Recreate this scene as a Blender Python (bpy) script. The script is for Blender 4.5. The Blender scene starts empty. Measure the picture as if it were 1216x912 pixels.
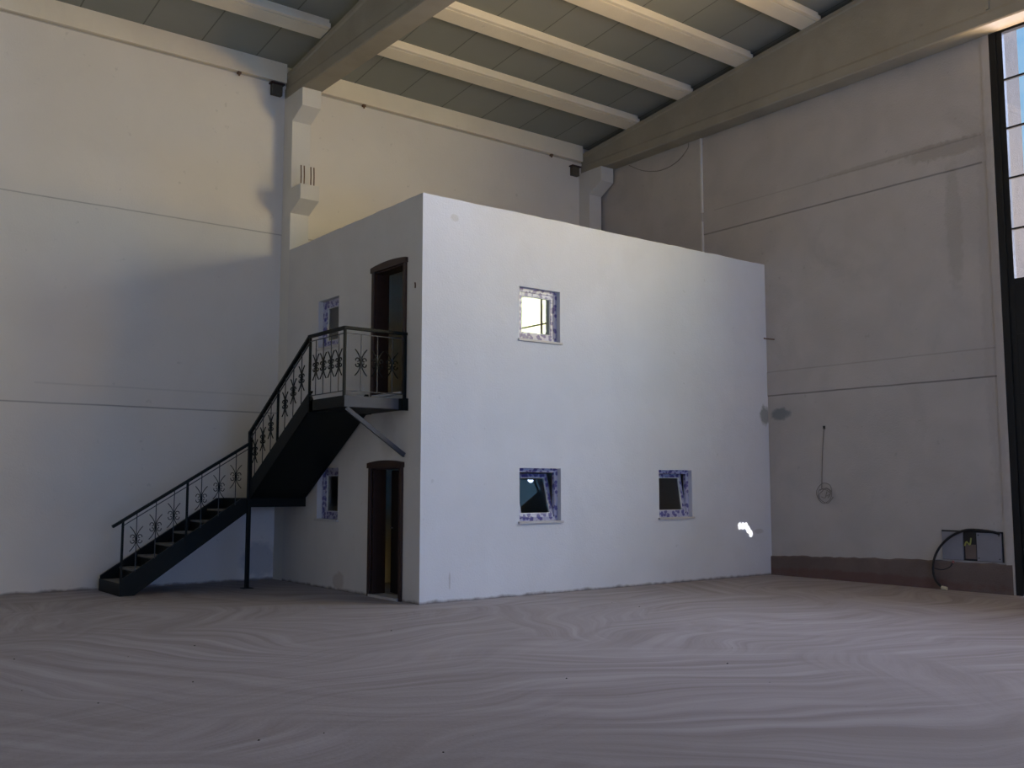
import bpy, bmesh, math, random
from mathutils import Vector, Matrix

random.seed(7)
S = bpy.context.scene
COL = S.collection

# ------------------------------------------------------------------ camera
cam_d = bpy.data.cameras.new('camera')
cam = bpy.data.objects.new('camera', cam_d)
COL.objects.link(cam)
cam.location = (-7.446, -11.747, 1.628)
cam.rotation_euler = (math.radians(90 + 5.841), 0, math.radians(-37.62))
cam_d.sensor_width = 36
cam_d.lens = 1178.3 * 36 / 1216
cam_d.clip_end = 500
S.camera = cam

# ------------------------------------------------------------------ exposure
S.view_settings.view_transform = 'Standard'
S.view_settings.look = 'None'
S.view_settings.gamma = 1
S.view_settings.use_curve_mapping = False
S.view_settings.exposure = 0.0
try:
    S.cycles.use_denoising = True
    S.cycles.max_bounces = 10
    S.cycles.diffuse_bounces = 6
    S.cycles.transparent_max_bounces = 12
except Exception:
    pass

# ------------------------------------------------------------------ world (sky above, sunlit dry ground below)
W_ = bpy.data.worlds.new('sky')
S.world = W_
W_.use_nodes = True
nt = W_.node_tree
nt.nodes.clear()
def N(nt, t, **k):
    n = nt.nodes.new(t)
    for a, b in k.items():
        setattr(n, a, b)
    return n
geo = N(nt, 'ShaderNodeTexCoord')
sep = N(nt, 'ShaderNodeSeparateXYZ')
nt.links.new(geo.outputs['Generated'], sep.inputs[0])
ramp = N(nt, 'ShaderNodeValToRGB')
mr = N(nt, 'ShaderNodeMapRange')
mr.inputs['From Min'].default_value = -1
nt.links.new(sep.outputs['Z'], mr.inputs['Value'])
nt.links.new(mr.outputs[0], ramp.inputs[0])
cr = ramp.color_ramp
cr.elements[0].position = 0.0; cr.elements[0].color = (0.55, 0.42, 0.28, 1)
cr.elements[1].position = 1.0; cr.elements[1].color = (0.10, 0.30, 0.80, 1)
for p, c in ((0.495, (0.6, 0.48, 0.34, 1)), (0.505, (0.66, 0.74, 0.86, 1)), (0.60, (0.50, 0.68, 0.92, 1)), (0.72, (0.20, 0.48, 0.90, 1))):
    e = cr.elements.new(p); e.color = c
noi = N(nt, 'ShaderNodeTexNoise'); noi.inputs['Scale'].default_value = 3.2; noi.inputs['Detail'].default_value = 6
nt.links.new(geo.outputs['Generated'], noi.inputs['Vector'])
cl = N(nt, 'ShaderNodeMapRange'); cl.inputs['From Min'].default_value = 0.52; cl.inputs['From Max'].default_value = 0.64
nt.links.new(noi.outputs['Fac'], cl.inputs['Value'])
up = N(nt, 'ShaderNodeMath', operation='GREATER_THAN'); up.inputs[1].default_value = 0.0
nt.links.new(sep.outputs['Z'], up.inputs[0])
mu = N(nt, 'ShaderNodeMath', operation='MULTIPLY')
nt.links.new(cl.outputs[0], mu.inputs[0]); nt.links.new(up.outputs[0], mu.inputs[1])
mx = N(nt, 'ShaderNodeMix', data_type='RGBA')
nt.links.new(mu.outputs[0], mx.inputs['Factor'])
nt.links.new(ramp.outputs[0], mx.inputs[6]); mx.inputs[7].default_value = (0.95, 0.97, 1.0, 1)
bg = N(nt, 'ShaderNodeBackground'); bg.inputs['Strength'].default_value = 1.0
nt.links.new(mx.outputs[2], bg.inputs[0])
wo = N(nt, 'ShaderNodeOutputWorld'); nt.links.new(bg.outputs[0], wo.inputs[0])

# ------------------------------------------------------------------ gate lamps (sky and yard), plus added fill lamps
def area(name, loc, aim, sx, sy, power, col):
    d = bpy.data.lights.new(name, 'AREA'); d.shape = 'RECTANGLE'; d.size = sx; d.size_y = sy
    d.energy = power; d.color = col
    o = bpy.data.objects.new(name, d); COL.objects.link(o)
    o.location = loc
    o.rotation_euler = Vector(aim).to_track_quat('-Z', 'Y').to_euler()
    return o
# sky seen through the glazed top of the gate
def tinted_area(name, loc, aim, sx, sy, base, rgb, spread=180):
    m = max(rgb)
    o = area(name, loc, aim, sx, sy, base*m*LG, tuple(c/m for c in rgb))
    o.data.spread = math.radians(spread)
LG = 1.43
tinted_area('sky_over_yard', (12, -8.5, 10.5), (-1, 0.1, -0.7), 6, 5, 3000, (0.29, 0.305, 0.46))
tinted_area('bright_horizon', (32, -12, 3.5), (-1, 0.3, 0.3), 20, 6, 20000, (0.98, 1.035, 1.60))
tinted_area('sky_from_south_through_gate', (8.2, -8.5, 7.1), (-0.8, 1, -0.2), 2, 3, 500, (0.13, 0.12, 0.08), 90)
# sunlit dry yard below, shining up through the glazing
tinted_area('yard_far', (12, -8, 1.0), (-1, 0.1, 0.9), 8, 5, 3000, (0.92, 0.58, 0.46))
tinted_area('yard_strip', (8.2, -7.5, 5.1), (-1, 0.9, 0.8), 3.6, 0.7, 500, (0.24, 0.145, 0.05), 90)
# added fill lamps beside and behind the camera, unseen; walls there are closed
tinted_area('front_fill', (-3.5, -18.7, 2.4), (0.1, 1, 0), 8, 4.2, 300, (0.33, 0.575, 1.30))
tinted_area('right_fill_upper', (7.5, -11.5, 7), (-1, 0.3, -0.1), 3, 3, 300, (1.12, 0.76, 0.26))
tinted_area('right_fill_lower', (7.5, -14.5, 1.6), (-1, 0, 0.9), 4.5, 3, 300, (0.12, 0.63, 1.48))
tinted_area('left_floor_fill', (-9, -9, 0.05), (0, 0, 1), 4, 4, 300, (0.57, 0.52, 0.22))  # added warm fill from floor level on the left, unseen

def spot(name, loc, target, ang, power, col, blend=0.25):
    d = bpy.data.lights.new(name, 'SPOT'); d.spot_size = math.radians(ang); d.spot_blend = blend
    d.energy = power; d.color = col; d.shadow_soft_size = 0.005
    o = bpy.data.objects.new(name, d); COL.objects.link(o); o.location = loc
    v = Vector(target) - Vector(loc)
    o.rotation_euler = v.to_track_quat('-Z', 'Y').to_euler()
    return o
# slivers of sun that reach the block through the gate glass
for tx, tz, e_ in ((6.77, 0.905, 1.0), (6.86, 0.905, 1.3), (6.95, 0.90, 1.3), (7.00, 0.835, 1.2), (7.07, 0.765, 1.2)):
    spot('sunbeam', (7.60, -5.25, 5.31), (tx, 0, tz), 1.0, 4300*e_, (1.0, 0.96, 0.90), 0.6)

# ------------------------------------------------------------------ materials
def new_mat(name):
    m = bpy.data.materials.new(name); m.use_nodes = True
    nt = m.node_tree; nt.nodes.clear()
    out = N(nt, 'ShaderNodeOutputMaterial'); b = N(nt, 'ShaderNodeBsdfPrincipled')
    nt.links.new(b.outputs[0], out.inputs[0])
    return m, nt, b

def rgba(c): return (c[0], c[1], c[2], 1)

def add_noise(nt, vec, scale, detail=4, dist=0.0, rough=0.5):
    n = N(nt, 'ShaderNodeTexNoise'); n.inputs['Scale'].default_value = scale
    n.inputs['Detail'].default_value = detail; n.inputs['Distortion'].default_value = dist
    n.inputs['Roughness'].default_value = rough
    nt.links.new(vec, n.inputs['Vector']); return n.outputs['Fac']

def rng(nt, v, a, b, c=0.0, d=1.0):
    m = N(nt, 'ShaderNodeMapRange'); m.inputs['From Min'].default_value = a; m.inputs['From Max'].default_value = b
    m.inputs['To Min'].default_value = c; m.inputs['To Max'].default_value = d
    nt.links.new(v, m.inputs['Value']); return m.outputs[0]

def mixc(nt, fac, A, B):
    m = N(nt, 'ShaderNodeMix', data_type='RGBA')
    if isinstance(fac, float): m.inputs['Factor'].default_value = fac
    else: nt.links.new(fac, m.inputs['Factor'])
    for i, c in ((6, A), (7, B)):
        if isinstance(c, tuple): m.inputs[i].default_value = rgba(c)
        else: nt.links.new(c, m.inputs[i])
    return m.outputs[2]

def mth(nt, op, a, b=None):
    m = N(nt, 'ShaderNodeMath', operation=op)
    for i, v in enumerate((a, b)):
        if v is None: continue
        if isinstance(v, (int, float)): m.inputs[i].default_value = v
        else: nt.links.new(v, m.inputs[i])
    return m.outputs[0]

def position(nt):
    g = N(nt, 'ShaderNodeNewGeometry'); return g.outputs['Position']

def blob(nt, pos, centre, radii, edge=0.35, nscale=9.0):
    """soft irregular ellipse mask in world space"""
    sub = N(nt, 'ShaderNodeVectorMath', operation='SUBTRACT'); nt.links.new(pos, sub.inputs[0]); sub.inputs[1].default_value = centre
    dv = N(nt, 'ShaderNodeVectorMath', operation='DIVIDE'); nt.links.new(sub.outputs[0], dv.inputs[0]); dv.inputs[1].default_value = radii
    ln = N(nt, 'ShaderNodeVectorMath', operation='LENGTH'); nt.links.new(dv.outputs[0], ln.inputs[0])
    n = add_noise(nt, pos, nscale, 4)
    s = mth(nt, 'ADD', ln.outputs['Value'], mth(nt, 'MULTIPLY', mth(nt, 'SUBTRACT', n, 0.5), 0.9))
    return rng(nt, s, 1.0, 1.0 - edge, 0.0, 1.0)

def plaster(name, col, var=0.06, dark=None, blobs=(), base_dirt=0.0, bump=0.35, stain=0.25, fine=38.0, joints=()):
    m, nt, b = new_mat(name)
    pos = position(nt)
    c = mixc(nt, rng(nt, add_noise(nt, pos, 1.3, 6, 0.4), 0.35, 0.7), tuple(x * (1 - var) for x in col), col)
    st = rng(nt, add_noise(nt, pos, 0.55, 8, 1.2, 0.62), 0.56, 0.78, 0.0, stain)
    dk = dark or tuple(x * 0.62 for x in col)
    c = mixc(nt, st, c, dk)
    # small pits and smears
    pit = rng(nt, add_noise(nt, pos, 7.5, 3), 0.70, 0.76, 0.0, 0.35)
    c = mixc(nt, pit, c, dk)
    for ce, ra, bc, am in blobs:
        k = blob(nt, pos, ce, ra)
        c = mixc(nt, mth(nt, 'MULTIPLY', k, am), c, bc)
    if joints:
        sj = N(nt, 'ShaderNodeSeparateXYZ'); nt.links.new(pos, sj.inputs[0])
        wob = mth(nt, 'MULTIPLY', mth(nt, 'SUBTRACT', add_noise(nt, pos, 1.5, 3), 0.5), 0.018)
        for z, hw, am, lo, hi, axis in joints:
            d = mth(nt, 'ABSOLUTE', mth(nt, 'SUBTRACT', mth(nt, 'ADD', sj.outputs['Z'], wob), z))
            k = rng(nt, d, hw*1.6, hw*0.6, 0.0, am)
            a_ = sj.outputs[axis]
            k = mth(nt, 'MULTIPLY', k, mth(nt, 'MULTIPLY', mth(nt, 'GREATER_THAN', a_, lo), mth(nt, 'LESS_THAN', a_, hi)))
            c = mixc(nt, k, c, tuple(x*0.22 for x in col))
    if base_dirt > 0:
        sp = N(nt, 'ShaderNodeSeparateXYZ'); nt.links.new(pos, sp.inputs[0])
        hz = mth(nt, 'ADD', sp.outputs['Z'], mth(nt, 'MULTIPLY', add_noise(nt, pos, 6.0, 5), -base_dirt * 1.6))
        c = mixc(nt, rng(nt, hz, base_dirt * 0.1, -base_dirt * 0.7, 0.0, 0.8), c, (0.10, 0.08, 0.075))
    nt.links.new(c, b.inputs['Base Color'])
    b.inputs['Roughness'].default_value = 0.92
    b.inputs['Specular IOR Level'].default_value = 0.12
    bp = N(nt, 'ShaderNodeBump'); bp.inputs['Strength'].default_value = bump; bp.inputs['Distance'].default_value = 0.02
    hgt = mth(nt, 'ADD', add_noise(nt, pos, fine, 3), mth(nt, 'MULTIPLY', add_noise(nt, pos, 5.0, 4), 1.5))
    nt.links.new(hgt, bp.inputs['Height']); nt.links.new(bp.outputs[0], b.inputs['Normal'])
    return m

def simple(name, col, rough=0.6, metal=0.0, var=0.15, scale=12.0, spec=0.4, bump=0.0):
    m, nt, b = new_mat(name)
    tc = N(nt, 'ShaderNodeTexCoord')
    n = add_noise(nt, tc.outputs['Object'], scale, 4)
    nt.links.new(mixc(nt, n, tuple(x * (1 - var) for x in col), tuple(min(1, x * (1 + var)) for x in col)), b.inputs['Base Color'])
    b.inputs['Roughness'].default_value = rough; b.inputs['Metallic'].default_value = metal
    b.inputs['Specular IOR Level'].default_value = spec
    if bump:
        bp = N(nt, 'ShaderNodeBump'); bp.inputs['Strength'].default_value = bump; bp.inputs['Distance'].default_value = 0.01
        nt.links.new(n, bp.inputs['Height']); nt.links.new(bp.outputs[0], b.inputs['Normal'])
    return m

GREY_CEMENT = (0.20, 0.22, 0.22)
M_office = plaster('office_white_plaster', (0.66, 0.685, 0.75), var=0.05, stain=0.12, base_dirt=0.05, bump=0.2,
    blobs=[((7.56, 0, 2.93), (0.16, 0.3, 0.20), GREY_CEMENT, 0.8), ((0.55, 0, 5.52), (0.09, 0.3, 0.06), (0.5, 0.5, 0.5), 0.6),
           ((7.30, 0, 0.80), (0.17, 0.3, 0.05), (0.35, 0.35, 0.36), 0.45), ((0.5, 0, 0.30), (0.02, 0.3, 0.16), (0.4, 0.4, 0.42), 0.6),  # first blob: small shadow beside the sun spot, painted in
           ((0, 0.9, 0.28), (0.3, 0.3, 0.18), (0.5, 0.47, 0.44), 0.25), ((0, 2.35, 0.15), (0.3, 0.22, 0.16), (0.42, 0.36, 0.32), 0.4)])
M_office_shaded = plaster('office_shaded_plaster', (0.62, 0.61, 0.60), var=0.06, stain=0.15, base_dirt=0.05, bump=0.2,  # office plaster in a darker copy, shade of the left face painted in
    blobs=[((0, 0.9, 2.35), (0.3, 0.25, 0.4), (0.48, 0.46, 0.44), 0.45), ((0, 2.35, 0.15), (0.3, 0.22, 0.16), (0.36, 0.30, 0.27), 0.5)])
M_inside = plaster('office_inner_plaster', (0.78, 0.74, 0.66), stain=0.2, bump=0.2)
M_hall = plaster('hall_cream_paint', (0.715, 0.675, 0.615), var=0.04, stain=0.10, base_dirt=0.05, bump=0.14,
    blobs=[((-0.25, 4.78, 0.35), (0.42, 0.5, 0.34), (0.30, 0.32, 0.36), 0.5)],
    joints=[(2.905, 0.010, 0.5, -20, 0.1, 'X'), (6.145, 0.008, 0.4, -20, 7.7, 'X'), (3.21, 0.012, 0.14, -4.0, 0, 'X'), (8.955, 0.014, 0.45, -20, 7.7, 'X')])
M_right = plaster('right_wall_paint', (0.49, 0.457, 0.42), var=0.10, stain=0.40, bump=0.3,
    blobs=[((7.66, -0.27, 2.94), (0.3, 0.24, 0.13), GREY_CEMENT, 0.85), ((7.66, -3.7, 7.05), (0.3, 0.9, 0.16), (0.30, 0.27, 0.235), 0.5),
           ((7.66, -3.75, 5.8), (0.3, 0.16, 1.3), (0.34, 0.31, 0.27), 0.45), ((7.66, -4.3, 4.2), (0.3, 0.2, 4.0), (0.37, 0.33, 0.30), 0.4),
           ((7.66, -2.7, 7.15), (0.3, 1.6, 0.06), (0.31, 0.28, 0.24), 0.5), ((7.66, -1.3, 1.48), (0.3, 0.14, 0.12), (0.40, 0.37, 0.34), 0.5)],
    joints=[(3.295, 0.011, 0.65, -4.33, 0.1, 'Y'), (6.68, 0.012, 0.5, -4.25, 1.52, 'Y'), (3.74, 0.010, 0.25, -4.33, 0.1, 'Y'), (7.13, 0.012, 0.18, -4.25, 1.2, 'Y'), (2.0, 0.0, 0.0, 0, 0, 'Y')])
M_column = plaster('column_cream_paint', (0.66, 0.645, 0.61), stain=0.12, bump=0.15)
M_girder = plaster('girder_grey_concrete', (0.36, 0.33, 0.265), var=0.15, stain=0.3, bump=0.2)
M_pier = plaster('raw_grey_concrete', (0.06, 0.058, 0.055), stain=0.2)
M_purlin = plaster('purlin_cream_concrete', (0.80, 0.73, 0.59), var=0.10, stain=0.12, bump=0.15)
M_basec = plaster('bare_kerb_concrete', (0.20, 0.155, 0.135), var=0.3, stain=0.5, dark=(0.15, 0.09, 0.075), bump=0.6,
    blobs=[((7.66, -2.0, 0.08), (0.3, 2.6, 0.11), (0.15, 0.075, 0.065), 0.55)])
M_black = simple('black_painted_steel', (0.007, 0.008, 0.009), 0.5, 0.0, 0.3, spec=0.3)
M_stair = simple('dark_green_black_steel', (0.005, 0.007, 0.0065), 0.5, 0.0, 0.3, spec=0.16)
M_stair_lit = simple('front_lit_stair_steel', (0.048, 0.052, 0.066), 0.5, 0.0, 0.15, scale=5, spec=0.4)  # stair steel painted lighter and bluer, as lit from the front
M_primer = simple('thin_grey_steel_bar', (0.04, 0.043, 0.05), 0.5, 0.0, 0.2)
M_tread = simple('dusty_tread', (0.17, 0.165, 0.155), 0.85, 0.0, 0.25, scale=6, spec=0.2)
M_wood = simple('dark_brown_wood', (0.035, 0.017, 0.012), 0.5, 0.0, 0.4, scale=9, spec=0.35)
M_leaf = simple('near_black_door_wood', (0.012, 0.008, 0.007), 0.55, 0.0, 0.4, scale=9, spec=0.3)
M_sill = simple('pale_marble_sill', (0.50, 0.49, 0.50), 0.5, 0.0, 0.1, scale=14)
M_pvc = simple('white_pvc', (0.74, 0.76, 0.80), 0.35, 0.0, 0.03)
M_rust = simple('rusty_rebar', (0.16, 0.10, 0.07), 0.8, 0.0, 0.35, scale=40)
M_cable = simple('black_rubber_cable', (0.012, 0.012, 0.014), 0.5, 0.0, 0.2)
M_wire = simple('grey_wire', (0.20, 0.18, 0.16), 0.6, 0.0, 0.3)
M_brkt = simple('dark_grimy_metal', (0.09, 0.08, 0.065), 0.8, spec=0.2)
M_plug = simple('cream_cable_end', (0.62, 0.55, 0.38), 0.6, 0.0, 0.1)
M_panelg = simple('grey_violet_enclosure', (0.24, 0.24, 0.27), 0.5, 0.0, 0.1, scale=6)
M_yel = simple('yellow_green_wire', (0.35, 0.36, 0.10), 0.5)
M_red = simple('pink_wire_cap', (0.45, 0.16, 0.14), 0.5)
M_debris = simple('floor_debris', (0.07, 0.06, 0.055), 0.9)

def film_mat():
    m, nt, b = new_mat('printed_protective_film')
    tc = N(nt, 'ShaderNodeTexCoord')
    v = N(nt, 'ShaderNodeTexVoronoi'); v.inputs['Scale'].default_value = 15
    nt.links.new(tc.outputs['Object'], v.inputs['Vector'])
    n = add_noise(nt, tc.outputs['Object'], 22, 3, 1.5)
    f = rng(nt, mth(nt, 'ADD', v.outputs['Distance'], mth(nt, 'MULTIPLY', n, 0.6)), 0.72, 0.86)
    c = mixc(nt, f, (0.11, 0.10, 0.29), (0.44, 0.45, 0.60))
    nt.links.new(c, b.inputs['Base Color']); b.inputs['Roughness'].default_value = 0.3
    return m
M_film = film_mat()

def glass_mat(name, tint=(0.92, 0.97, 0.95), gain=1.0):
    m = bpy.data.materials.new(name); m.use_nodes = True
    nt = m.node_tree; nt.nodes.clear()
    out = N(nt, 'ShaderNodeOutputMaterial'); t = N(nt, 'ShaderNodeBsdfTransparent'); g = N(nt, 'ShaderNodeBsdfGlossy')
    t.inputs[0].default_value = rgba(tint); g.inputs['Roughness'].default_value = 0.0
    lw = N(nt, 'ShaderNodeLayerWeight'); lw.inputs['Blend'].default_value = 0.5
    k = mth(nt, 'MULTIPLY', mth(nt, 'ADD', mth(nt, 'MULTIPLY', mth(nt, 'POWER', lw.outputs['Facing'], 5.0), 0.9), 0.045), gain)
    mxs = N(nt, 'ShaderNodeMixShader'); nt.links.new(k, mxs.inputs[0]); nt.links.new(t.outputs[0], mxs.inputs[1]); nt.links.new(g.outputs[0], mxs.inputs[2])
    nt.links.new(mxs.outputs[0], out.inputs[0])
    return m
M_glass = glass_mat('clear_glass')
M_dglass = glass_mat('double_glazing', (0.95, 0.97, 0.96), 1.5)

def floor_mat():
    m, nt, b = new_mat('dusty_swept_concrete')
    pos = position(nt)
    # long curved sweep / tyre marks: rings about two far centres, broken up by noise
    def rings(centre, freq, dist, seed):
        mp = N(nt, 'ShaderNodeVectorMath', operation='SUBTRACT'); nt.links.new(pos, mp.inputs[0]); mp.inputs[1].default_value = centre
        wob = N(nt, 'ShaderNodeTexNoise'); wob.inputs['Scale'].default_value = 0.28; wob.inputs['Detail'].default_value = 2
        nt.links.new(mp.outputs[0], wob.inputs['Vector'])
        ln = N(nt, 'ShaderNodeVectorMath', operation='LENGTH'); nt.links.new(mp.outputs[0], ln.inputs[0])
        r = mth(nt, 'ADD', ln.outputs['Value'], mth(nt, 'MULTIPLY', wob.outputs['Fac'], dist))
        sp = N(nt, 'ShaderNodeSeparateXYZ'); nt.links.new(mp.outputs[0], sp.inputs[0])
        ang = mth(nt, 'ARCTAN2', sp.outputs['Y'], sp.outputs['X'])
        cb = N(nt, 'ShaderNodeCombineXYZ'); nt.links.new(mth(nt, 'MULTIPLY', r, freq), cb.inputs[0])
        nt.links.new(mth(nt, 'MULTIPLY', ang, 3.2), cb.inputs[1]); cb.inputs[2].default_value = seed
        return add_noise(nt, cb.outputs[0], 1.0, 5, 0.3, 0.6)
    a = rings((9.0, 8.0, 0), 6.0, 3.0, 1.7)
    c2 = rings((-9.0, 3.0, 0), 5.0, 3.0, 5.3)
    c3 = rings((2.0, -24.0, 0), 6.5, 3.0, 9.1)
    sel = rng(nt, add_noise(nt, pos, 0.22, 2), 0.42, 0.58)
    s = N(nt, 'ShaderNodeMix', data_type='FLOAT'); nt.links.new(sel, s.inputs[0]); nt.links.new(a, s.inputs[2]); nt.links.new(c3, s.inputs[3])
    sel2 = rng(nt, add_noise(nt, pos, 0.3, 2, 0.5), 0.52, 0.6)
    s2 = N(nt, 'ShaderNodeMix', data_type='FLOAT'); nt.links.new(sel2, s2.inputs[0]); nt.links.new(s.outputs[0], s2.inputs[2]); nt.links.new(c2, s2.inputs[3])
    st = rng(nt, s2.outputs[0], 0.36, 0.66)
    c = mixc(nt, st, (0.268, 0.242, 0.248), (0.395, 0.370, 0.398))
    big = rng(nt, add_noise(nt, pos, 0.35, 5, 0.8), 0.35, 0.7)
    c = mixc(nt, mth(nt, 'MULTIPLY', big, 0.35), c, (0.27, 0.242, 0.24))
    spk = rng(nt, add_noise(nt, pos, 26, 2), 0.72, 0.78, 0, 0.5)
    c = mixc(nt, spk, c, (0.10, 0.09, 0.085))
    nt.links.new(c, b.inputs['Base Color'])
    b.inputs['Roughness'].default_value = 0.8; b.inputs['Specular IOR Level'].default_value = 0.25
    bp = N(nt, 'ShaderNodeBump'); bp.inputs['Strength'].default_value = 0.25; bp.inputs['Distance'].default_value = 0.01
    nt.links.new(mth(nt, 'ADD', st, add_noise(nt, pos, 30, 3)), bp.inputs['Height']); nt.links.new(bp.outputs[0], b.inputs['Normal'])
    return m
M_floor = floor_mat()

def roof_mat():
    m, nt, b = new_mat('grey_green_roof_panels')
    pos = position(nt); sp = N(nt, 'ShaderNodeSeparateXYZ'); nt.links.new(pos, sp.inputs[0])
    x = mth(nt, 'ADD', sp.outputs['X'], 50.62)
    fr = mth(nt, 'FRACT', x)
    line = mth(nt, 'MULTIPLY', mth(nt, 'LESS_THAN', fr, 0.022), 0.6)
    cell = mth(nt, 'FLOOR', x)
    wn = N(nt, 'ShaderNodeTexWhiteNoise', noise_dimensions='1D'); nt.links.new(cell, wn.inputs['W'])
    c = mixc(nt, wn.outputs['Value'], (0.25, 0.262, 0.235), (0.30, 0.305, 0.28))
    c = mixc(nt, mth(nt, 'MULTIPLY', add_noise(nt, pos, 2.5, 5), 0.4), c, (0.21, 0.22, 0.20))
    c = mixc(nt, line, c, (0.06, 0.06, 0.055))
    nt.links.new(c, b.inputs['Base Color']); b.inputs['Roughness'].default_value = 0.75; b.inputs['Specular IOR Level'].default_value = 0.2
    return m
M_roof = roof_mat()

# ------------------------------------------------------------------ mesh helpers
class MB:
    def __init__(s): s.bm = bmesh.new()
    def box(s, a, b):
        x0, y0, z0 = (min(a[i], b[i]) for i in range(3)); x1, y1, z1 = (max(a[i], b[i]) for i in range(3))
        v = [s.bm.verts.new(p) for p in ((x0,y0,z0),(x1,y0,z0),(x1,y1,z0),(x0,y1,z0),(x0,y0,z1),(x1,y0,z1),(x1,y1,z1),(x0,y1,z1))]
        for f in ((0,3,2,1),(4,5,6,7),(0,1,5,4),(1,2,6,5),(2,3,7,6),(3,0,4,7)): s.bm.faces.new([v[i] for i in f])
        return s
    def bar(s, p, q, w, h, up=(0, 0, 1)):
        p, q = Vector(p), Vector(q); d = (q - p).normalized(); u = Vector(up)
        if abs(d.dot(u)) > 0.99: u = Vector((1, 0, 0))
        r = d.cross(u).normalized(); u = r.cross(d).normalized()
        v = []
        for c in (p, q):
            for a, b in ((-1,-1),(1,-1),(1,1),(-1,1)): v.append(s.bm.verts.new(c + r*a*w/2 + u*b*h/2))
        for f in ((0,3,2,1),(4,5,6,7),(0,1,5,4),(1,2,6,5),(2,3,7,6),(3,0,4,7)): s.bm.faces.new([v[i] for i in f])
        return s
    def prism(s, poly, ext):
        """poly: list of 3-D points (planar), ext: extrusion vector"""
        e = Vector(ext); a = [s.bm.verts.new(p) for p in poly]; b = [s.bm.verts.new(Vector(p) + e) for p in poly]
        n = len(poly); s.bm.faces.new(a[::-1]); s.bm.faces.new(b)
        for i in range(n): s.bm.faces.new((a[i], a[(i+1) % n], b[(i+1) % n], b[i]))
        return s
    def loft(s, rings):
        R = [[s.bm.verts.new(p) for p in r] for r in rings]; n = len(rings[0])
        s.bm.faces.new(R[0][::-1]); s.bm.faces.new(R[-1])
        for k in range(len(R) - 1):
            for i in range(n): s.bm.faces.new((R[k][i], R[k][(i+1) % n], R[k+1][(i+1) % n], R[k+1][i]))
        return s
    def tube(s, pts, r, n=7):
        pts = [Vector(p) for p in pts]; rings = []; u = None
        for i, p in enumerate(pts):
            d = (pts[min(i+1, len(pts)-1)] - pts[max(i-1, 0)]).normalized()
            if u is None:
                u = Vector((0, 0, 1)) if abs(d.z) < 0.9 else Vector((1, 0, 0))
            a = d.cross(u).normalized(); u = a.cross(d).normalized()
            rr = r[i] if isinstance(r, (list, tuple)) else r
            rings.append([p + (a*math.cos(2*math.pi*k/n) + u*math.sin(2*math.pi*k/n))*rr for k in range(n)])
        return s.loft(rings)
    def build(s, name, mat, parent=None, kind=None, bevel=0.0, smooth=False):
        bmesh.ops.recalc_face_normals(s.bm, faces=s.bm.faces)
        if bevel: bmesh.ops.bevel(s.bm, geom=list(s.bm.edges), offset=bevel, segments=2, affect='EDGES', profile=0.6, clamp_overlap=True)
        me = bpy.data.meshes.new(name); s.bm.to_mesh(me); s.bm.free()
        for m in (mat if isinstance(mat, (list, tuple)) else [mat]): me.materials.append(m)
        if smooth:
            for f in me.polygons: f.use_smooth = True
        o = bpy.data.objects.new(name, me); COL.objects.link(o)
        if parent is not None:
            o.parent = parent
            me.transform(Matrix.Translation(-parent_world(parent)))
        if kind: o['kind'] = kind
        return o

def parent_world(p):
    v = Vector((0, 0, 0))
    while p is not None:
        v += p.location; p = p.parent
    return v

def thing(name, loc, label=None, cat=None, group=None, kind=None):
    o = bpy.data.objects.new(name, None); COL.objects.link(o); o.location = loc; o.empty_display_size = 0.1
    if label: o['label'] = label
    if cat: o['category'] = cat
    if group: o['group'] = group
    if kind: o['kind'] = kind
    return o

def tag(o, label, cat, group=None):
    o['label'] = label; o['category'] = cat
    if group: o['group'] = group
    return o

def spline(pts, n=8):
    P = [Vector(p) for p in pts]; out = []
    for i in range(len(P) - 1):
        p0, p1, p2, p3 = P[max(i-1, 0)], P[i], P[i+1], P[min(i+2, len(P)-1)]
        for k in range(n):
            t = k / n
            out.append(0.5*((2*p1) + (-p0+p2)*t + (2*p0-5*p1+4*p2-p3)*t*t + (-p0+3*p1-3*p2+p3)*t**3))
    out.append(P[-1]); return out

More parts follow.
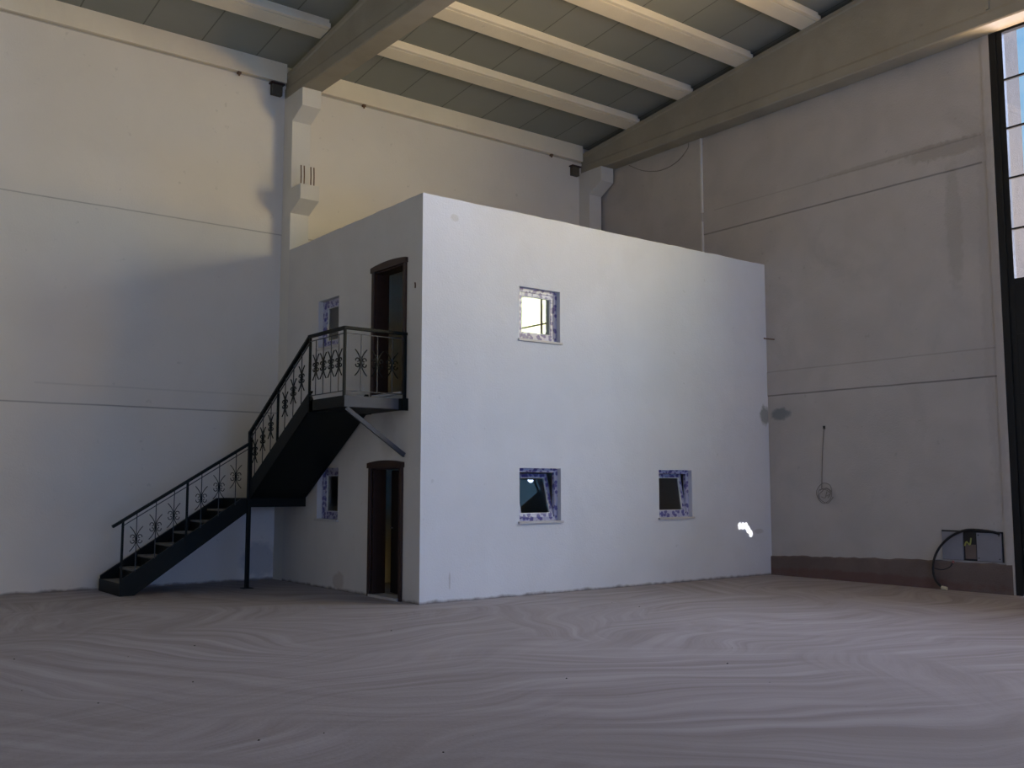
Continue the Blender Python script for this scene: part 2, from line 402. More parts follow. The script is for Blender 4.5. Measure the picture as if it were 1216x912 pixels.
def holed_wall(name, axis, plane, thick, u0, u1, z0, z1, holes, mat, inner=None, jitter_top=0.0):
    """axis 'y': wall in the XZ plane at y=plane..plane+thick; axis 'x': wall in the YZ plane"""
    us = sorted(set([u0, u1] + [h[0] for h in holes] + [h[1] for h in holes]))
    if jitter_top:
        k = int((u1-u0)/0.16); us = sorted(set(us + [round(u0+(u1-u0)*i/k, 3) for i in range(1, k)]))
        us = [u for i, u in enumerate(us) if i == 0 or u-us[i-1] > 1e-4]
    zs = sorted(set([z0, z1] + [h[2] for h in holes] + [h[3] for h in holes]))
    bm = bmesh.new(); cache = {}
    jit = {i: random.uniform(-jitter_top, jitter_top) for i in range(len(us))}
    def V(i, j, s):
        key = (i, j, s)
        if key not in cache:
            z = zs[j] + (jit[i] if (jitter_top and j == len(zs)-1 and 0 < i < len(us)-1) else 0); p = plane + thick*s
            cache[key] = bm.verts.new((us[i], p, z) if axis == 'y' else (p, us[i], z))
        return cache[key]
    def solid(i, j):
        if i < 0 or j < 0 or i >= len(us)-1 or j >= len(zs)-1: return False
        cu, cz = (us[i]+us[i+1])/2, (zs[j]+zs[j+1])/2
        return not any(h[0] < cu < h[1] and h[2] < cz < h[3] for h in holes)
    for i in range(len(us)-1):
        for j in range(len(zs)-1):
            if not solid(i, j): continue
            bm.faces.new((V(i,j,0), V(i+1,j,0), V(i+1,j+1,0), V(i,j+1,0)))
            f = bm.faces.new((V(i,j,1), V(i,j+1,1), V(i+1,j+1,1), V(i+1,j,1)))
            if inner: f.material_index = 1
            if not solid(i-1, j): bm.faces.new((V(i,j,0), V(i,j+1,0), V(i,j+1,1), V(i,j,1)))
            if not solid(i+1, j): bm.faces.new((V(i+1,j,0), V(i+1,j,1), V(i+1,j+1,1), V(i+1,j+1,0)))
            if not solid(i, j-1): bm.faces.new((V(i,j,0), V(i,j,1), V(i+1,j,1), V(i+1,j,0)))
            if not solid(i, j+1): bm.faces.new((V(i,j+1,0), V(i+1,j+1,0), V(i+1,j+1,1), V(i,j+1,1)))
    bmesh.ops.recalc_face_normals(bm, faces=bm.faces)
    me = bpy.data.meshes.new(name); bm.to_mesh(me); bm.free(); me.materials.append(mat)
    if inner: me.materials.append(inner)
    o = bpy.data.objects.new(name, me); COL.objects.link(o); o['kind'] = 'structure'
    return o

# ------------------------------------------------------------------ dimensions
WX, BY, PY = 7.66, 4.78, 4.41          # right wall, back wall, column face
OH = 5.80                               # office block height
XL, YR = -14.2, -19.0                   # far left wall, wall behind the photographer
RIDGE = -7.2
def girder_top(y): return 9.19 + 0.117*(4.4 - max(y, 2*RIDGE - y)) if True else 0
def roof_z(y): return girder_top(y) + 0.175

# ------------------------------------------------------------------ hall shell
MB().box((XL-0.3, YR-0.3, -0.3), (WX+0.42, BY+0.3, 0.0)).build('floor', M_floor, kind='structure')
MB().box((XL-0.3, BY, 0), (WX+0.42, BY+0.3, 9.6)).build('wall_back', M_hall, kind='structure')
MB().box((XL-0.3, YR, 0), (XL, BY, 10.8)).build('wall_left', M_hall, kind='structure')
holed_wall('wall_front', 'y', YR-0.3, 0.3, XL-0.3, WX+0.42, 0, 10.9, [], M_hall)
GY0, GY1, GZ = -9.45, -4.45, 9.3
holed_wall('wall_right', 'x', WX, 0.42, YR, BY, 0, 10.9, [(GY0, GY1, -1, GZ)], M_right)
# ring beams on the right wall, 2 cm proud, and the slightly proud end panel
bands = MB()
bands.box((WX-0.010, -4.335, 3.30), (WX+0.01, 0.0, 3.735))
bands.box((WX-0.010, -4.335, 6.68), (WX+0.01, 1.50, 7.12))
bands.build('trim_1', M_right, kind='structure')
MB().box((WX-0.045, 1.50, 0.0), (WX+0.01, BY, 6.95)).box((WX-0.045, 1.50, 6.95), (WX+0.01, BY, 8.72)).build('trim_2', M_right, kind='structure')
MB().box((WX-0.049, 1.478, 5.9), (WX-0.0, 1.506, 6.95)).box((WX-0.049, 1.478, 7.14), (WX-0.0, 1.506, 8.69)).build('trim_8', M_column, kind='structure')  # pale strip paints in the light caught by the panel's step edge
MB().box((WX-0.03, -4.45, 0.0), (WX+0.01, -4.33, 8.72)).build('trim_3', M_right, kind='structure')
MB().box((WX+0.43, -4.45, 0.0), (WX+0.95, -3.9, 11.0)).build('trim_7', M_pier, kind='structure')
# panel joints of the back wall: shallow overlapping precast courses
j = MB()
j.box((XL, BY-0.012, 2.91), (0.0, BY+0.01, 6.14)); j.box((XL, BY-0.022, 6.14), (WX, BY+0.01, 8.96))
j.box((XL, BY-0.004, 2.6), (0, BY+0.01, 2.893))
j.build('trim_4', M_hall, kind='structure')
# kerb at the foot of the right wall with an uneven top
bm = MB(); n = 46; ys = [0.0 - 4.42*i/n for i in range(n+1)]
rings = []
for i, y in enumerate(ys):
    zt = 0.35 + 0.10*min(1, -y/3.2) + random.uniform(-0.012, 0.012)
    dx = 0.035 + random.uniform(-0.004, 0.004)
    rings.append([(WX+0.01, y, 0), (WX-dx, y, 0), (WX-dx, y, zt-0.02), (WX-dx+0.015, y, zt), (WX+0.01, y, zt)])
bm.loft(rings).build('baseboard_right', M_basec, kind='structure')
# eave beams along the top of the back wall (one per bay)
for k, (x0, x1) in enumerate(((XL, 0.0), (0.4, 7.26))):
    MB().box((x0, BY-0.10, 8.97), (x1, BY+0.02, 9.36)).build('trim_%d' % (5+k), M_purlin, kind='structure', bevel=0.006)
# roof
bm = MB()
for ya, yb in ((BY+0.3, RIDGE), (RIDGE, YR-0.3)):
    za, zb = roof_z(ya) if ya > RIDGE else roof_z(RIDGE), roof_z(yb)
    bm.prism([(XL-0.3, ya, za), (XL-0.3, yb, zb), (XL-0.3, yb, zb+0.08), (XL-0.3, ya, za+0.08)], (WX+0.42-XL+0.3, 0, 0))
bm.build('ceiling', M_roof, kind='structure')

# ------------------------------------------------------------------ roof girders
def girder(name, x0, x1, label, ribs=()):
    c = (x0+x1)/2; h = (x1-x0)/2; zb = 8.69
    def sec(y):
        zt = girder_top(y); hw = h - 0.022
        half = [(h, zb+0.02), (h, zb+0.17), (hw, zb+0.22), (hw, zt-0.10), (h, zt-0.07), (h, zt)]
        return [(c-a, y, z) for a, z in [(h-0.02, zb)] + half] + [(c+a, y, z) for a, z in half[::-1] + [(h-0.02, zb)]]
    t = thing(name, (c, PY, zb), label, 'roof beam')
    MB().loft([sec(y) for y in (BY, 4.3, 1.0, -3.0, RIDGE, -12.0, YR)]).build('beam', M_girder, t)
    for y in ribs:
        MB().box((x0-0.008, y-0.05, 8.92), (x0+0.03, y, girder_top(y)-0.08)).build('stiffener_rib', M_girder, t)
    return t
girder('roof_girder', 0.0, 0.40, 'grey concrete girder crossing the ceiling above the staircase, resting on the middle column')
girder('roof_girder', 7.26, 7.655, 'tapering grey concrete girder running along the top of the right wall', ribs=(-4.62,))

# ------------------------------------------------------------------ purlins
def make_purlin(x0, x1, y, label):
    z = girder_top(y) ; t = thing('roof_purlin', ((x0+x1)/2, y, z), label, 'roof purlin', 'cream concrete purlins under the roof panels')
    s = 0.117; def_ = lambda yy: z + s*(y-yy)
    def slab(u, v, d0, d1): return [(x0, u, def_(u)+d0), (x0, v, def_(v)+d0), (x0, v, def_(v)+d1), (x0, u, def_(u)+d1)]
    MB().prism(slab(y-0.125, y+0.19, 0, 0.09), (x1-x0, 0, 0)).build('bottom_flange', M_purlin, t, bevel=0.005)
    MB().prism(slab(y-0.205, y-0.143, 0.004, 0.085), (x1-x0, 0, 0)).build('edge_lip', M_purlin, t, bevel=0.004)
    MB().prism(slab(y-0.15, y+0.12, 0.05, 0.176), (x1-x0, 0, 0)).build('web', M_purlin, t)
    return t
RB = [(3.10, 'nearest the back wall'), (1.58, 'second out from the back wall'), (0.06, 'third out from the back wall'), (-1.46, 'farthest out, cut by the photo edge')]
for y, w in RB:
    make_purlin(0.42, 7.30, y, 'cream concrete roof purlin in the right bay, ' + w)
make_purlin(-7.3, -0.02, 3.14, 'cream concrete roof purlin left of the middle girder')

# ------------------------------------------------------------------ columns with corbels
def column(x0, x1, label, corbels, rods):
    t = thing('concrete_column', ((x0+x1)/2, PY, 0), label, 'column')
    MB().box((x0, PY, 0), (x1, BY+0.02, 8.69)).build('shaft', M_column, t, bevel=0.008)
    for zt, zf, zb in corbels:
        c = MB().prism([(x0-0.004, PY+0.02, zt), (x0-0.004, PY-0.40, zt), (x0-0.004, PY-0.40, zf), (x0-0.004, PY+0.02, zb)], (x1-x0+0.008, 0, 0)).build('corbel', M_column, t, bevel=0.008)
        if rods and zt < 8:
            for rx, ry in ((0.05, PY-0.30), (0.11, PY-0.30), (0.24, PY-0.30), (0.30, PY-0.30)):
                MB().tube([(x0+rx, ry, zt-0.02), (x0+rx+0.003, ry, zt+0.18), (x0+rx-0.002, ry+0.004, zt+0.36)], 0.011, 6).build('rebar_stub', M_rust, c)
    return t
column(0.0, 0.36, 'cream concrete column rising behind the office block under the middle girder, rusty rods on its lower corbel', [(8.69, 8.36, 8.17), (6.93, 6.66, 6.47)], True)
column(7.20, 7.56, 'cream concrete column in the far corner beside the right wall', [(8.69, 8.36, 8.12)], False)

# dark brackets beside the columns and clips under the eave beam
def bracket(x, y, z, label):
    t = thing('wall_bracket', (x, y, z), label, 'bracket')
    MB().box((x-0.10, y-0.10, z), (x+0.10, y, z+0.20)).build('housing', M_brkt, t, bevel=0.01)
    MB().box((x-0.13, y-0.13, z+0.20), (x+0.13, y, z+0.225)).build('cap_plate', M_wood, t)
bracket(-0.19, BY-0.022, 8.70, 'small dark bracket box beside the top of the middle column')
bracket(7.03, BY-0.022, 8.60, 'small dark bracket box beside the top of the corner column')
for x, lab in ((-0.90, 'tiny dark clip under the eave beam left of the middle column'), (1.62, 'tiny dark clip under the eave beam right of the middle column'), (6.35, 'tiny dark clip under the eave beam near the corner column')):
    c = MB(); c.box((x-0.03, BY-0.10, 8.925), (x+0.03, BY-0.03, 8.967)); c.box((x-0.012, BY-0.09, 8.89), (x+0.012, BY-0.06, 8.93))
    tag(c.build('pipe_clip', M_rust, bevel=0.004), lab, 'clip', 'clips under the eave beam')

# ------------------------------------------------------------------ office block
WT = 0.20
FW = [(1.75, 2.56, 3.85, 4.66), (1.75, 2.56, 1.09, 1.89), (4.72, 5.53, 1.09, 1.89)]       # front windows
SW = [(2.50, 3.22, 3.89, 4.69), (2.42, 3.14, 1.09, 1.91)]                                  # side windows
SD = [(0.50, 1.32, -1.0, 1.90), (0.50, 1.32, 2.94, 4.88)]                                  # side doors
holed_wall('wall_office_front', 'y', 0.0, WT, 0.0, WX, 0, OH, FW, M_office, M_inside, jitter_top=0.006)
_w = bpy.data.objects['wall_office_front'].data; _w.materials.append(M_office_shaded)
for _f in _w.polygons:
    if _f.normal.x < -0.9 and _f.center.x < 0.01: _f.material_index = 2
holed_wall('wall_office_left', 'x', 0.0, WT, WT, PY, 0, OH, SW+SD, M_office_shaded, M_inside, jitter_top=0.006)
MB().box((WT, WT, 2.72), (WX, BY, 2.92)).build('floor_office', M_inside, kind='structure')
MB().box((WT, WT, 5.55), (WX, BY-0.1, 5.75)).build('ceiling_office', M_inside, kind='structure')
p = MB(); p.box((0.6, 3.0, 0), (WX, 3.12, 2.72)); p.box((0.6, 3.0, 2.92), (WX, 3.12, 5.55)); p.box((3.6, WT, 2.92), (3.72, 3.0, 5.55))
p.build('wall_office_partition', M_inside, kind='structure')

# windows: printed film still on the frames
def window(n, axis, u0, u1, z0, z1, tilt=0.0, depth=0.08):
    """axis 'y' front face, axis 'x' side face; local frame u, d (into wall), z"""
    def T(u, d, z): return Vector((u, d, z)) if axis == 'y' else Vector((d, u, z))
    cu = (u0+u1)/2
    t = thing('window_%d' % n, T(cu, depth, z0), kind='structure')
    def ring(a0, a1, b0, b1, w, d0, d1, m, name, rot=None, parent=t):
        mb = MB()
        for r in ((a0, a0+w, b0, b1), (a1-w, a1, b0, b1), (a0+w, a1-w, b0, b0+w), (a0+w, a1-w, b1-w, b1)):
            mb.box(T(r[0], d0, r[2]), T(r[1], d1, r[3]))
        if rot: bmesh.ops.rotate(mb.bm, verts=mb.bm.verts, cent=rot[0], matrix=rot[1])
        return mb.build(name, m, parent, bevel=0.003)
    ring(u0, u1, z0, z1, 0.062, depth, depth+0.06, M_film, 'window_frame')
    ax = 'X' if axis == 'y' else 'Y'
    sgn = -1 if axis == 'y' else 1
    rot = (T(cu, depth+0.03, z0+0.06), Matrix.Rotation(sgn*math.radians(tilt), 3, ax)) if tilt else None
    d0 = depth + (0.014 if not tilt else 0.02)
    s = ring(u0+0.06, u1-0.06, z0+0.06, z1-0.06, 0.058, d0, d0+0.05, M_film, 'sash', rot)
    ring(u0+0.116, u1-0.116, z0+0.116, z1-0.116, 0.012, d0+0.008, d0+0.04, M_pvc, 'glazing_bead', rot)
    mb = MB(); mb.box(T(u0+0.116, d0+0.02, z0+0.116), T(u1-0.116, d0+0.030, z1-0.116))
    if rot: bmesh.ops.rotate(mb.bm, verts=mb.bm.verts, cent=rot[0], matrix=rot[1])
    mb.build('glass_pane', M_dglass, t)
    MB().box(T(u0-0.03, -0.035, z0-0.032), T(u1+0.03, depth+0.02, z0+0.004)).build('window_sill', M_sill, t, bevel=0.004)
    return t
window(1, 'y', *FW[0]); window(2, 'y', *FW[1], tilt=14.8); window(3, 'y', *FW[2], tilt=9)
window(4, 'x', *SW[0], depth=0.09); window(5, 'x', *SW[1], depth=0.09)

# doors on the side face
def door(n, y0, y1, z0, z1, ajar=None):
    t = thing('door_%d' % n, (0, (y0+y1)/2, z0), kind='structure')
    MB().box((-0.03, y1-0.005, z0), (0.0, y1+0.075, z1)).build('door_casing', M_wood, t, bevel=0.004)
    MB().box((-0.03, y0-0.075, z0), (0.0, y0+0.005, z1)).build('door_casing', M_wood, t, bevel=0.004)
    # slightly arched crown casing
    ya, yb = y0-0.095, y1+0.095; pts = [(-0.045, ya, z1-0.015), (-0.045, yb, z1-0.015), (-0.045, yb, z1+0.06)]
    for k in range(1, 12):
        f = k/12; pts.append((-0.045, yb+(ya-yb)*f, z1+0.06+0.035*(1-(2*f-1)**2)))
    pts.append((-0.045, ya, z1+0.06))
    MB().prism(pts, (0.047, 0, 0)).build('head_casing', M_wood, t)
    MB().box((0.0, y1-0.035, z0), (WT+0.02, y1, z1)).build('door_jamb', M_wood, t)
    MB().box((0.0, y0, z0), (WT+0.02, y0+0.035, z1)).build('door_jamb', M_wood, t)
    MB().box((0.0, y0, z1-0.035), (WT+0.02, y1, z1)).build('head_jamb', M_wood, t)
    MB().box((-0.05, y0, z0-0.002), (WT+0.02, y1, z0+0.035)).build('threshold', M_sill, t)
    if ajar is not None:
        hinge = Vector((WT-0.02, y0+0.035, 0)); a = math.radians(ajar); d = Vector((math.cos(a), math.sin(a), 0))
        L = (y1-y0)-0.08; c = hinge + Vector((0, 0, (z0+z1)/2))
        lf = MB().bar(c, c+d*L, 0.04, z1-z0-0.09).build('door_leaf', M_leaf, t, bevel=0.004)
        m = MB(); nrm = Vector((-d.y, d.x, 0))
        for zz0, zz1 in ((0.15, 0.9), (1.02, 1.78)):
            cc = hinge + nrm*0.024 + Vector((0, 0, z0+(zz0+zz1)/2)); m.bar(cc+d*0.12, cc+d*(L-0.12), 0.012, zz1-zz0)
        m.build('raised_panel', M_leaf, lf, bevel=0.003)
        hp = hinge + d*(L-0.06) + nrm*0.05 + Vector((0, 0, z0+1.0))
        MB().tube([hp-nrm*0.03, hp, hp-d*0.10], 0.009, 7).build('door_handle', M_panelg, lf)
    return t
door(1, 0.52, 1.34, 0.0, 1.90, ajar=79)
door(2, 0.48, 1.32, 2.94, 4.87)

# steel pin sticking out of the corner joint of the block
tag(MB().tube([(7.52, -0.06, 4.37), (7.60, -0.05, 4.37), (WX+0.0, -0.19, 4.345)], 0.013, 7).build('steel_pin', M_rust), 'short dark steel pin sticking out at the right edge of the block face', 'steel pin')
tag(MB().tube([(-0.012, 0.17, 4.44), (-0.008, 0.17, 4.48), (-0.014, 0.172, 4.52)], 0.011, 7).build('wall_hook', M_rust), 'tiny dark hook on the block wall right of the upper door', 'hook')

# ------------------------------------------------------------------ staircase
LY = 3.54; LZ = 1.42; BZ = 2.86; X0 = -2.95
st = thing('metal_staircase', (-1.0, 3.54, 0), 'black steel L-shaped staircase with scrollwork railing climbing to the upper office door', 'staircase')
def part(mb, name, mat, parent=st, **k): return mb.build(name, mat, parent, **k)
# lower flight along the back wall
def channel(mb, p, q, h, out, t=0.012, fl=0.05):
    """U-channel stringer: web plus two flanges pointing along 'out'"""
    o = Vector(out)
    mb.bar(p, q, t, h) if abs(Vector(q)[2]-Vector(p)[2]) > 1e-6 or True else None
    d = (Vector(q)-Vector(p)).normalized(); r = d.cross(Vector((0,0,1))).normalized(); u = r.cross(d).normalized()
    for s in (-1, 1):
        a = Vector(p) + u*s*(h/2-t/2) + o*(fl/2+t/2); b = Vector(q) + u*s*(h/2-t/2) + o*(fl/2+t/2)
        mb.bar(a, b, fl, t)
    return mb
sl = 1.22/1.93
def lz(x): return 0.10 + (x - X0)*sl      # centre line of the lower stringer
for y, o in ((LY, (0, 1, 0)), (LY+1.08, (0, -1, 0))):
    mb = MB()
    zt = 0.115/math.cos(math.atan(sl)); poly = [(X0, y, 0.0), (X0+0.20, y, 0.0), (-1.0, y, lz(-1.0)-zt+0.02), (-1.0, y, LZ), (-1.12, y, LZ), (X0, y, lz(X0)+zt)]
    mb.prism(poly, Vector(o)*0.012)
    a, b = Vector((X0, y, lz(X0)+zt-0.008)), Vector((-1.12, y, LZ-0.008))
    mb.bar(a+Vector(o)*0.03, b+Vector(o)*0.03, 0.05, 0.012)
    a, b = Vector((X0+0.2, y, 0.008)), Vector((-1.0, y, lz(-1.0)-zt+0.028))
    mb.bar(a+Vector(o)*0.03, b+Vector(o)*0.03, 0.05, 0.012)
    part(mb, 'stringer', M_stair)
part(MB().box((X0-0.012, LY, 0.0), (X0, LY+1.08, 0.185)), 'kick_plate', M_stair)
for k in range(7):
    z = 0.1775*(k+1); x = X0 + 0.278*k
    part(MB().box((x, LY+0.014, z-0.03), (x+0.29, LY+1.066, z)), 'tread', M_tread, bevel=0.004)
    part(MB().box((x+0.280, LY+0.014, z), (x+0.288, LY+1.066, z+0.148)), 'riser', M_stair)
# landing
part(MB().box((-1.0, LY+0.03, LZ-0.012), (-0.005, BY-0.06, LZ)), 'landing_plate', M_stair)
mb = MB(); mb.box((-1.0, LY, LZ-0.14), (-0.005, LY+0.03, LZ)); mb.box((-1.0, LY, LZ-0.14), (-0.97, BY-0.06, LZ-0.012)); mb.box((-1.0, BY-0.09, LZ-0.14), (-0.005, BY-0.06, LZ-0.012))
part(mb, 'landing_beam', M_stair)
part(MB().box((-1.03, LY-0.03, 0.0), (-0.97, LY+0.03, 2.50)), 'corner_post', M_stair, bevel=0.004)
part(MB().box((-1.08, LY-0.08, 0.0), (-0.92, LY+0.08, 0.010)), 'base_plate', M_stair)
# upper flight towards the camera along the side of the block
YB = 1.46
su = (BZ-LZ)/(LY+0.02-YB)
for x, o in ((-1.0, (1, 0, 0)), (-0.03, (-1, 0, 0))):
    mb = MB()
    poly = [(x, LY, LZ+0.0), (x, LY, LZ+0.27), (x, YB-0.02, BZ+0.14), (x, YB-0.12, BZ), (x, YB-0.12, BZ-0.17), (x, YB+0.05, BZ-0.17), (x, LY-0.04, LZ+0.0)]
    mb.prism(poly, Vector(o)*0.012)
    a, b = Vector((x, LY, LZ+0.265)), Vector((x, YB-0.02, BZ+0.135)); mb.bar(a+Vector(o)*0.03, b+Vector(o)*0.03, 0.05, 0.012)
    a, b = Vector((x, LY-0.04, LZ+0.006)), Vector((x, YB+0.05, BZ-0.165)); mb.bar(a+Vector(o)*0.03, b+Vector(o)*0.03, 0.05, 0.012)
    part(mb, 'stringer', M_stair)
ris = (BZ-LZ)/8; run = (LY-YB)/8
for k in range(8):
    z = LZ + ris*(k+1); y = LY - run*k
    if k < 7: part(MB().box((-0.986, y-run-0.02, z-0.02), (-0.044, y, z)), 'tread', M_tread)
    part(MB().box((-0.986, y-0.008, z-ris), (-0.044, y, z-0.001)), 'riser', M_stair)
# soffit sheet under the upper flight
mb = MB(); mb.prism([(-0.98, LY-0.03, LZ+0.004), (-0.98, YB+0.02, BZ-0.165), (-0.98, YB+0.02, BZ-0.158), (-0.98, LY-0.03, LZ+0.011)], (0.93, 0, 0))
part(mb, 'soffit_sheet', M_stair)
# balcony
part(MB().box((-0.99, 0.40, BZ-0.012), (0.0, YB, BZ)), 'balcony_plate', M_tread)
part(MB().box((-1.0, 0.39, BZ-0.165), (-0.985, YB, BZ)).box((-1.0, 0.39, BZ-0.165), (-0.95, YB, BZ-0.155)), 'balcony_side_beam', M_stair)
f = part(MB().box((-1.0, 0.375, BZ-0.165), (-0.14, 0.39, BZ)).box((-1.0, 0.375, BZ-0.165), (-0.14, 0.42, BZ-0.155)), 'balcony_front_beam', M_stair_lit)
f['label'] = 'lighter grey front beam'
part(MB().box((-0.14, 0.373, BZ-0.165), (-0.0, 0.42, BZ)).box((-0.09, 0.34, BZ-0.17), (0.0, 0.373, BZ+0.005)), 'beam_wall_bracket', M_stair)
mb = MB(); mb.box((-0.99, 0.42, BZ-0.15), (0, 0.44, BZ-0.013)); mb.box((-0.99, 0.9, BZ-0.15), (0, 0.92, BZ-0.013)); mb.box((-0.99, YB-0.02, BZ-0.16), (0, YB, BZ-0.013)); mb.box((-0.98, 0.42, BZ-0.158), (-0.01, YB, BZ-0.150))
part(mb, 'balcony_joists', M_stair)
mb = MB(); mb.bar((-0.965, 0.38, BZ-0.17), (-0.03, 0.38, 2.06), 0.012, 0.06); mb.bar((-0.965, 0.40, BZ-0.195), (-0.03, 0.40, 2.035), 0.05, 0.010)
b_ = part(mb, 'diagonal_brace', M_stair_lit); b_['label'] = 'lighter grey diagonal brace'

# railings
R_MAT = M_stair
def rail(p, q, w=0.055, h=0.045): part(MB().bar(p, q, w, h), 'handrail', R_MAT, bevel=0.006)
RX = -0.995
rail((-3.10, LY, 1.02), (-1.0, LY, 2.31))
rail((RX, LY+0.05, 2.46), (RX, 1.47, 3.80))
rail((RX, 1.50, 3.80), (RX, 0.375, 3.80))
rail((RX-0.025, 0.40, 3.80), (0.02-0.02, 0.40, 3.80))
def subrail(p, q, name='thin_rail'): part(MB().bar(p, q, 0.016, 0.012), name, M_primer)
subrail((-2.97, LY, 1.02), (-1.03, LY, 2.215))
subrail((RX, LY, 2.385), (RX, 1.46, 3.715))
subrail((RX, 1.46, 3.725), (RX, 0.40, 3.725)); subrail((RX, 0.40, 3.725), (-0.03, 0.40, 3.725))
subrail((RX, 1.46, 2.925), (RX, 0.40, 2.925)); subrail((RX, 0.40, 2.925), (-0.03, 0.40, 2.925))
def railz_low(x): return 1.02 + (x+3.10)*(1.29/2.10)
def railz_up(y): return 2.49 + (LY-y)*(1.31/2.07)
def post(x, y, z0, z1, w=0.032): part(MB().box((x-w/2, y-w/2, z0), (x+w/2, y+w/2, z1)), 'rail_post', R_MAT, bevel=0.003)
post(-2.95, LY, 0.15, railz_low(-2.95)); post(-2.0, LY, lz(-2.0), railz_low(-2.0))
post(RX, 2.53, LZ+0.27+(LY-2.53)*0.61, railz_up(2.53)); post(RX, 1.46, BZ-0.05, 3.79)
post(RX, 0.40, BZ-0.16, 3.79, 0.035); post(-0.03, 0.40, BZ-0.02, 3.79, 0.04)

def scroll(c, u, spiral_r, sgn, vs):
    """small C-scroll beside the bar, plane spanned by u and z"""
    pts = []
    for k in range(13):
        a = math.radians(200 - 25*k) ; r = spiral_r*(1 - 0.035*k)
        pts.append(c + u*sgn*(0.052 + r*math.cos(math.pi - a)*1.0) + Vector((0, 0, vs*(0.034 + r*math.sin(a)))))
    return pts
def baluster(x, y, z0, z1, u, zc=None, sc=1.25):
    u = Vector(u); zc = zc if zc is not None else (z0+z1)/2
    b = part(MB().bar((x, y, z0), (x, y, z1), 0.011, 0.011), 'baluster', M_primer)
    mb = MB(); c = Vector((x, y, zc))
    for sx in (-1, 1):
        for sz in (-1, 1):
            p = [c + u*sx*0.008 + Vector((0, 0, sz*0.03)), c + u*sx*0.022 + Vector((0, 0, sz*0.085)), c + u*sx*0.055 + Vector((0, 0, sz*0.14)), c + u*sx*0.095 + Vector((0, 0, sz*0.185))]
            mb.tube(spline(p, 4), 0.0072*sc, 5)
            mb.tube(scroll(c, u, 0.034, sx, sz), 0.0072*sc, 5)
    mb.box(c - Vector((0.014, 0.014, 0.03)), c + Vector((0.014, 0.014, 0.03)))
    part(mb, 'scroll_ornament', R_MAT, parent=b)
    return b
for x in (-2.75, -2.47, -2.20, -1.78, -1.50, -1.23):
    baluster(x, LY, lz(x)+0.13, railz_low(x)-0.02, (1, 0, 0), railz_low(x)-0.40, 0.9)
for y in (3.36, 3.07, 2.78, 2.28, 2.00, 1.73):
    baluster(RX, y, LZ+0.27+(LY-y)*0.61, railz_up(y)-0.02, (0, 1, 0), railz_up(y)-0.43)
for y in (1.27, 1.04, 0.80, 0.57):
    baluster(RX, y, 2.925, 3.725, (0, 1, 0), 3.33)
for x in (-0.74, -0.48, -0.24):
    baluster(x, 0.40, 2.925, 3.725, (1, 0, 0), 3.33)

# ------------------------------------------------------------------ the gate in the right wall
g = thing('door_3', (WX+0.05, -6.95, 0), kind='structure')
gx0, gx1 = WX-0.02, WX+0.10
def gp(mb, name, mat, **k): return mb.build(name, mat, g, **k)
gp(MB().box((gx0, -4.56, 0), (gx1, -4.45, 8.74)), 'gate_frame', M_black, bevel=0.006)
gp(MB().box((gx0, GY0, 0), (gx1, GY0+0.11, 8.74)), 'gate_frame', M_black, bevel=0.006)
gp(MB().box((gx0+0.02, GY0+0.11, 8.66), (gx1, -4.56, 8.74)), 'gate_frame', M_black, bevel=0.006)
gp(MB().box((gx0+0.025, -4.65, 0.02), (gx1-0.02, -4.558, 8.66)), 'leaf_stile', M_black, bevel=0.006)
gp(MB().box((gx0+0.025, GY0+0.115, 0.02), (gx1-0.02, GY0+0.20, 8.66)), 'leaf_stile', M_black, bevel=0.006)
gp(MB().box((gx0+0.03, GY0+0.2, 0.02), (gx1-0.02, -4.65, 4.68)), 'lower_panel', M_black)
gp(MB().box((gx0+0.025, GY0+0.2, 4.66), (gx1-0.02, -4.65, 4.76)), 'mid_rail', M_black, bevel=0.005)
for z in (5.53, 6.33, 7.12, 7.90):
    gp(MB().box((gx0+0.035, GY0+0.2, z-0.014), (gx1-0.04, -4.65, z+0.014)), 'glazing_bar', M_black)
nv = 5
for k in range(1, nv):
    y = -4.65 + (GY0+0.2+4.65)*k/nv
    gp(MB().box((gx0+0.035, y-0.014, 4.76), (gx1-0.04, y+0.014, 8.66)), 'glazing_bar', M_black)
for k in range(5):
    z = 0.3 + 0.9*k
    gp(MB().box((gx0+0.01, GY0+0.2, z), (gx0+0.03, -4.65, z+0.05)), 'panel_rib', M_black)
gp(MB().box((WX+0.035, GY0+0.2, 4.76), (WX+0.041, -4.65, 8.66)), 'glass_pane', M_glass)
# neighbouring building seen through the glazing is only sky and the wall's own reveal

# ------------------------------------------------------------------ electrics and loose bits on the right wall
e = thing('electrical_box', (WX-0.04, -3.8, 0.48), 'open grey electrical box with arching black cable, low on the right wall by the gate', 'electrical box')
MB().box((WX-0.012, -4.29, 0.47), (WX-0.002, -3.32, 0.93)).build('back_box', M_cable, e)
MB().box((WX-0.035, -3.67, 0.475), (WX-0.01, -3.33, 0.905)).build('cover_plate', M_panelg, e, bevel=0.004)
MB().box((WX-0.035, -4.27, 0.475), (WX-0.01, -3.89, 0.905)).build('cover_plate', M_panelg, e, bevel=0.004)
MB().box((WX-0.022, -3.87, 0.50), (WX-0.01, -3.70, 0.72)).build('terminal_block', M_basec, e)
MB().tube(spline([(WX-0.03, -3.70, 0.70), (WX-0.05, -3.74, 0.76), (WX-0.03, -3.78, 0.72), (WX-0.02, -3.80, 0.82)]), 0.012).build('earth_wire', M_yel, e)
for y, z in ((-3.92, 0.52), (-3.92, 0.87), (-4.24, 0.52), (-4.24, 0.87)):
    MB().tube([(WX-0.034, y, z), (WX-0.040, y, z)], 0.010).build('screw', M_cable, e)
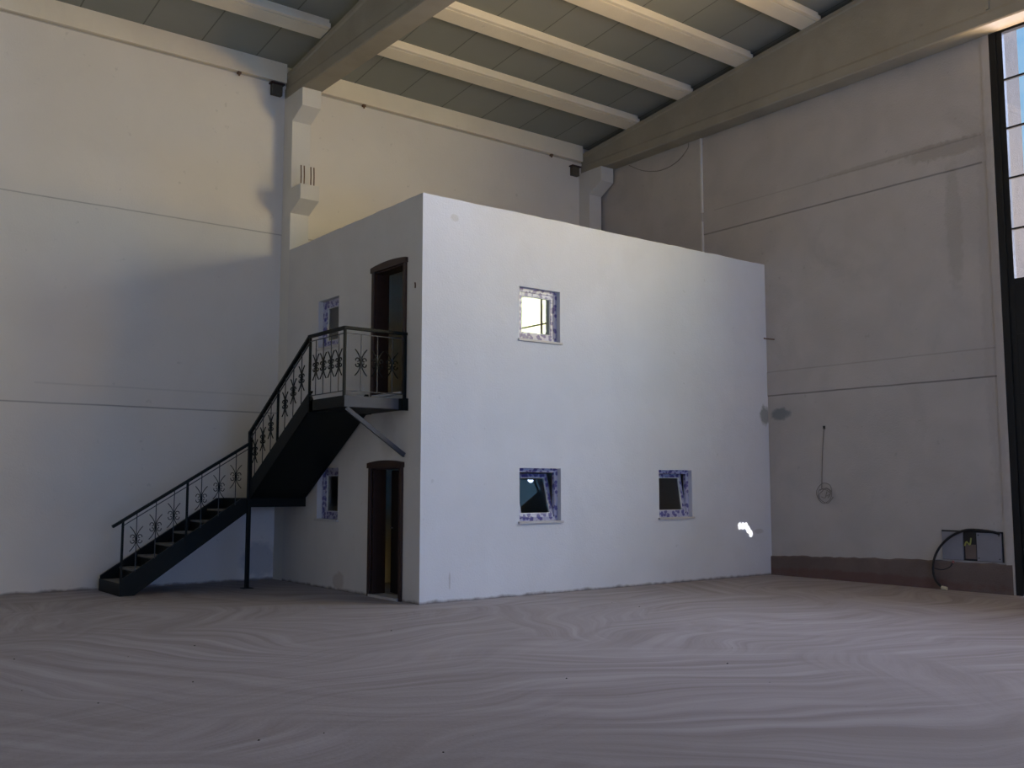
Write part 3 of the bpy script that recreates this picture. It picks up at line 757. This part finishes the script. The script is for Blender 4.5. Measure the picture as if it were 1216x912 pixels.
pts = [(WX-0.045, -4.26, 0.90), (WX-0.05, -4.1, 0.935), (WX-0.06, -3.78, 0.945), (WX-0.08, -3.55, 0.86), (WX-0.10, -3.36, 0.70), (WX-0.11, -3.24, 0.50), (WX-0.12, -3.21, 0.30), (WX-0.14, -3.26, 0.14), (WX-0.15, -3.36, 0.045)]
pc_ = MB().tube(spline(pts), 0.020, 8).build('power_cable', M_cable, e, smooth=True)
MB().tube([(WX-0.15, -3.36, 0.04), (WX-0.16, -3.45, 0.03)], 0.028, 8).build('cable_end', M_plug, pc_)
tw_ = MB().tube(spline([(WX-0.11, -3.22, 0.33), (WX-0.09, -3.34, 0.31), (WX-0.07, -3.46, 0.36), (WX-0.05, -3.50, 0.43)]), 0.008).build('thin_wire', M_cable, e)
MB().tube([(WX-0.05, -3.50, 0.43), (WX-0.05, -3.52, 0.455)], 0.018).build('wire_cap', M_red, tw_)
# hanging wire with tangle
w = thing('hanging_wire', (WX, -1.2, 2.66), 'thin grey wire hanging down the right wall with a tangled coil at its end', 'wire')
MB().box((WX-0.012, -1.23, 2.62), (WX, -1.19, 2.68)).build('wire_outlet', M_cable, w)
MB().tube(spline([(WX-0.012, -1.21, 2.64), (WX-0.02, -1.18, 2.3), (WX-0.02, -1.15, 1.9), (WX-0.02, -1.13, 1.56)]), 0.006).build('wire_run', M_wire, w)
tg = MB()
for k in range(5):
    r = 0.09 + 0.02*k; a0 = random.uniform(0, 6)
    cc = Vector((WX-0.03-0.004*k, -1.19+random.uniform(-0.05, 0.02), 1.48+random.uniform(-0.03, 0.02)))
    tg.tube(spline([cc + Vector((random.uniform(-0.01, 0.01), r*random.uniform(0.55, 1.2)*math.cos(a0+t*0.9), r*random.uniform(0.5, 1.1)*math.sin(a0+t*0.9))) for t in range(4+k)], 4), 0.0055, 5)
tg.build('wire_tangle', M_wire, w)
# sagging wire below the right girder
tag(MB().tube(spline([(WX-0.06, 3.55, 8.66), (WX-0.06, 3.1, 8.42), (WX-0.06, 2.6, 8.30), (WX-0.055, 2.15, 8.36), (WX-0.05, 1.85, 8.55), (WX-0.05, 1.80, 8.68)]), 0.008, 6).build('sagging_wire', M_wire), 'thin wire sagging from the girder high on the right wall near the corner', 'wire')

# ------------------------------------------------------------------ crumbs of debris on the floor
spots = []
for k in range(26):
    spots.append((random.uniform(-6.0, 4.5), random.uniform(-9.0, -1.2)))
dm = MB()
for x, y in spots:
    r = random.uniform(0.004, 0.012)
    ring = [(x + r*random.uniform(0.6, 1.3)*math.cos(a), y + r*random.uniform(0.6, 1.3)*math.sin(a), 0.0) for a in [k*math.pi/3 for k in range(6)]]
    top = [((px-x)*0.5+x, (py-y)*0.5+y, r*0.6) for px, py, _ in ring]
    dm.loft([ring, top])
o = dm.build('gravel_crumbs', M_debris, kind='stuff')
tag(o, 'tiny dark crumbs of grit scattered over the dusty floor', 'grit')
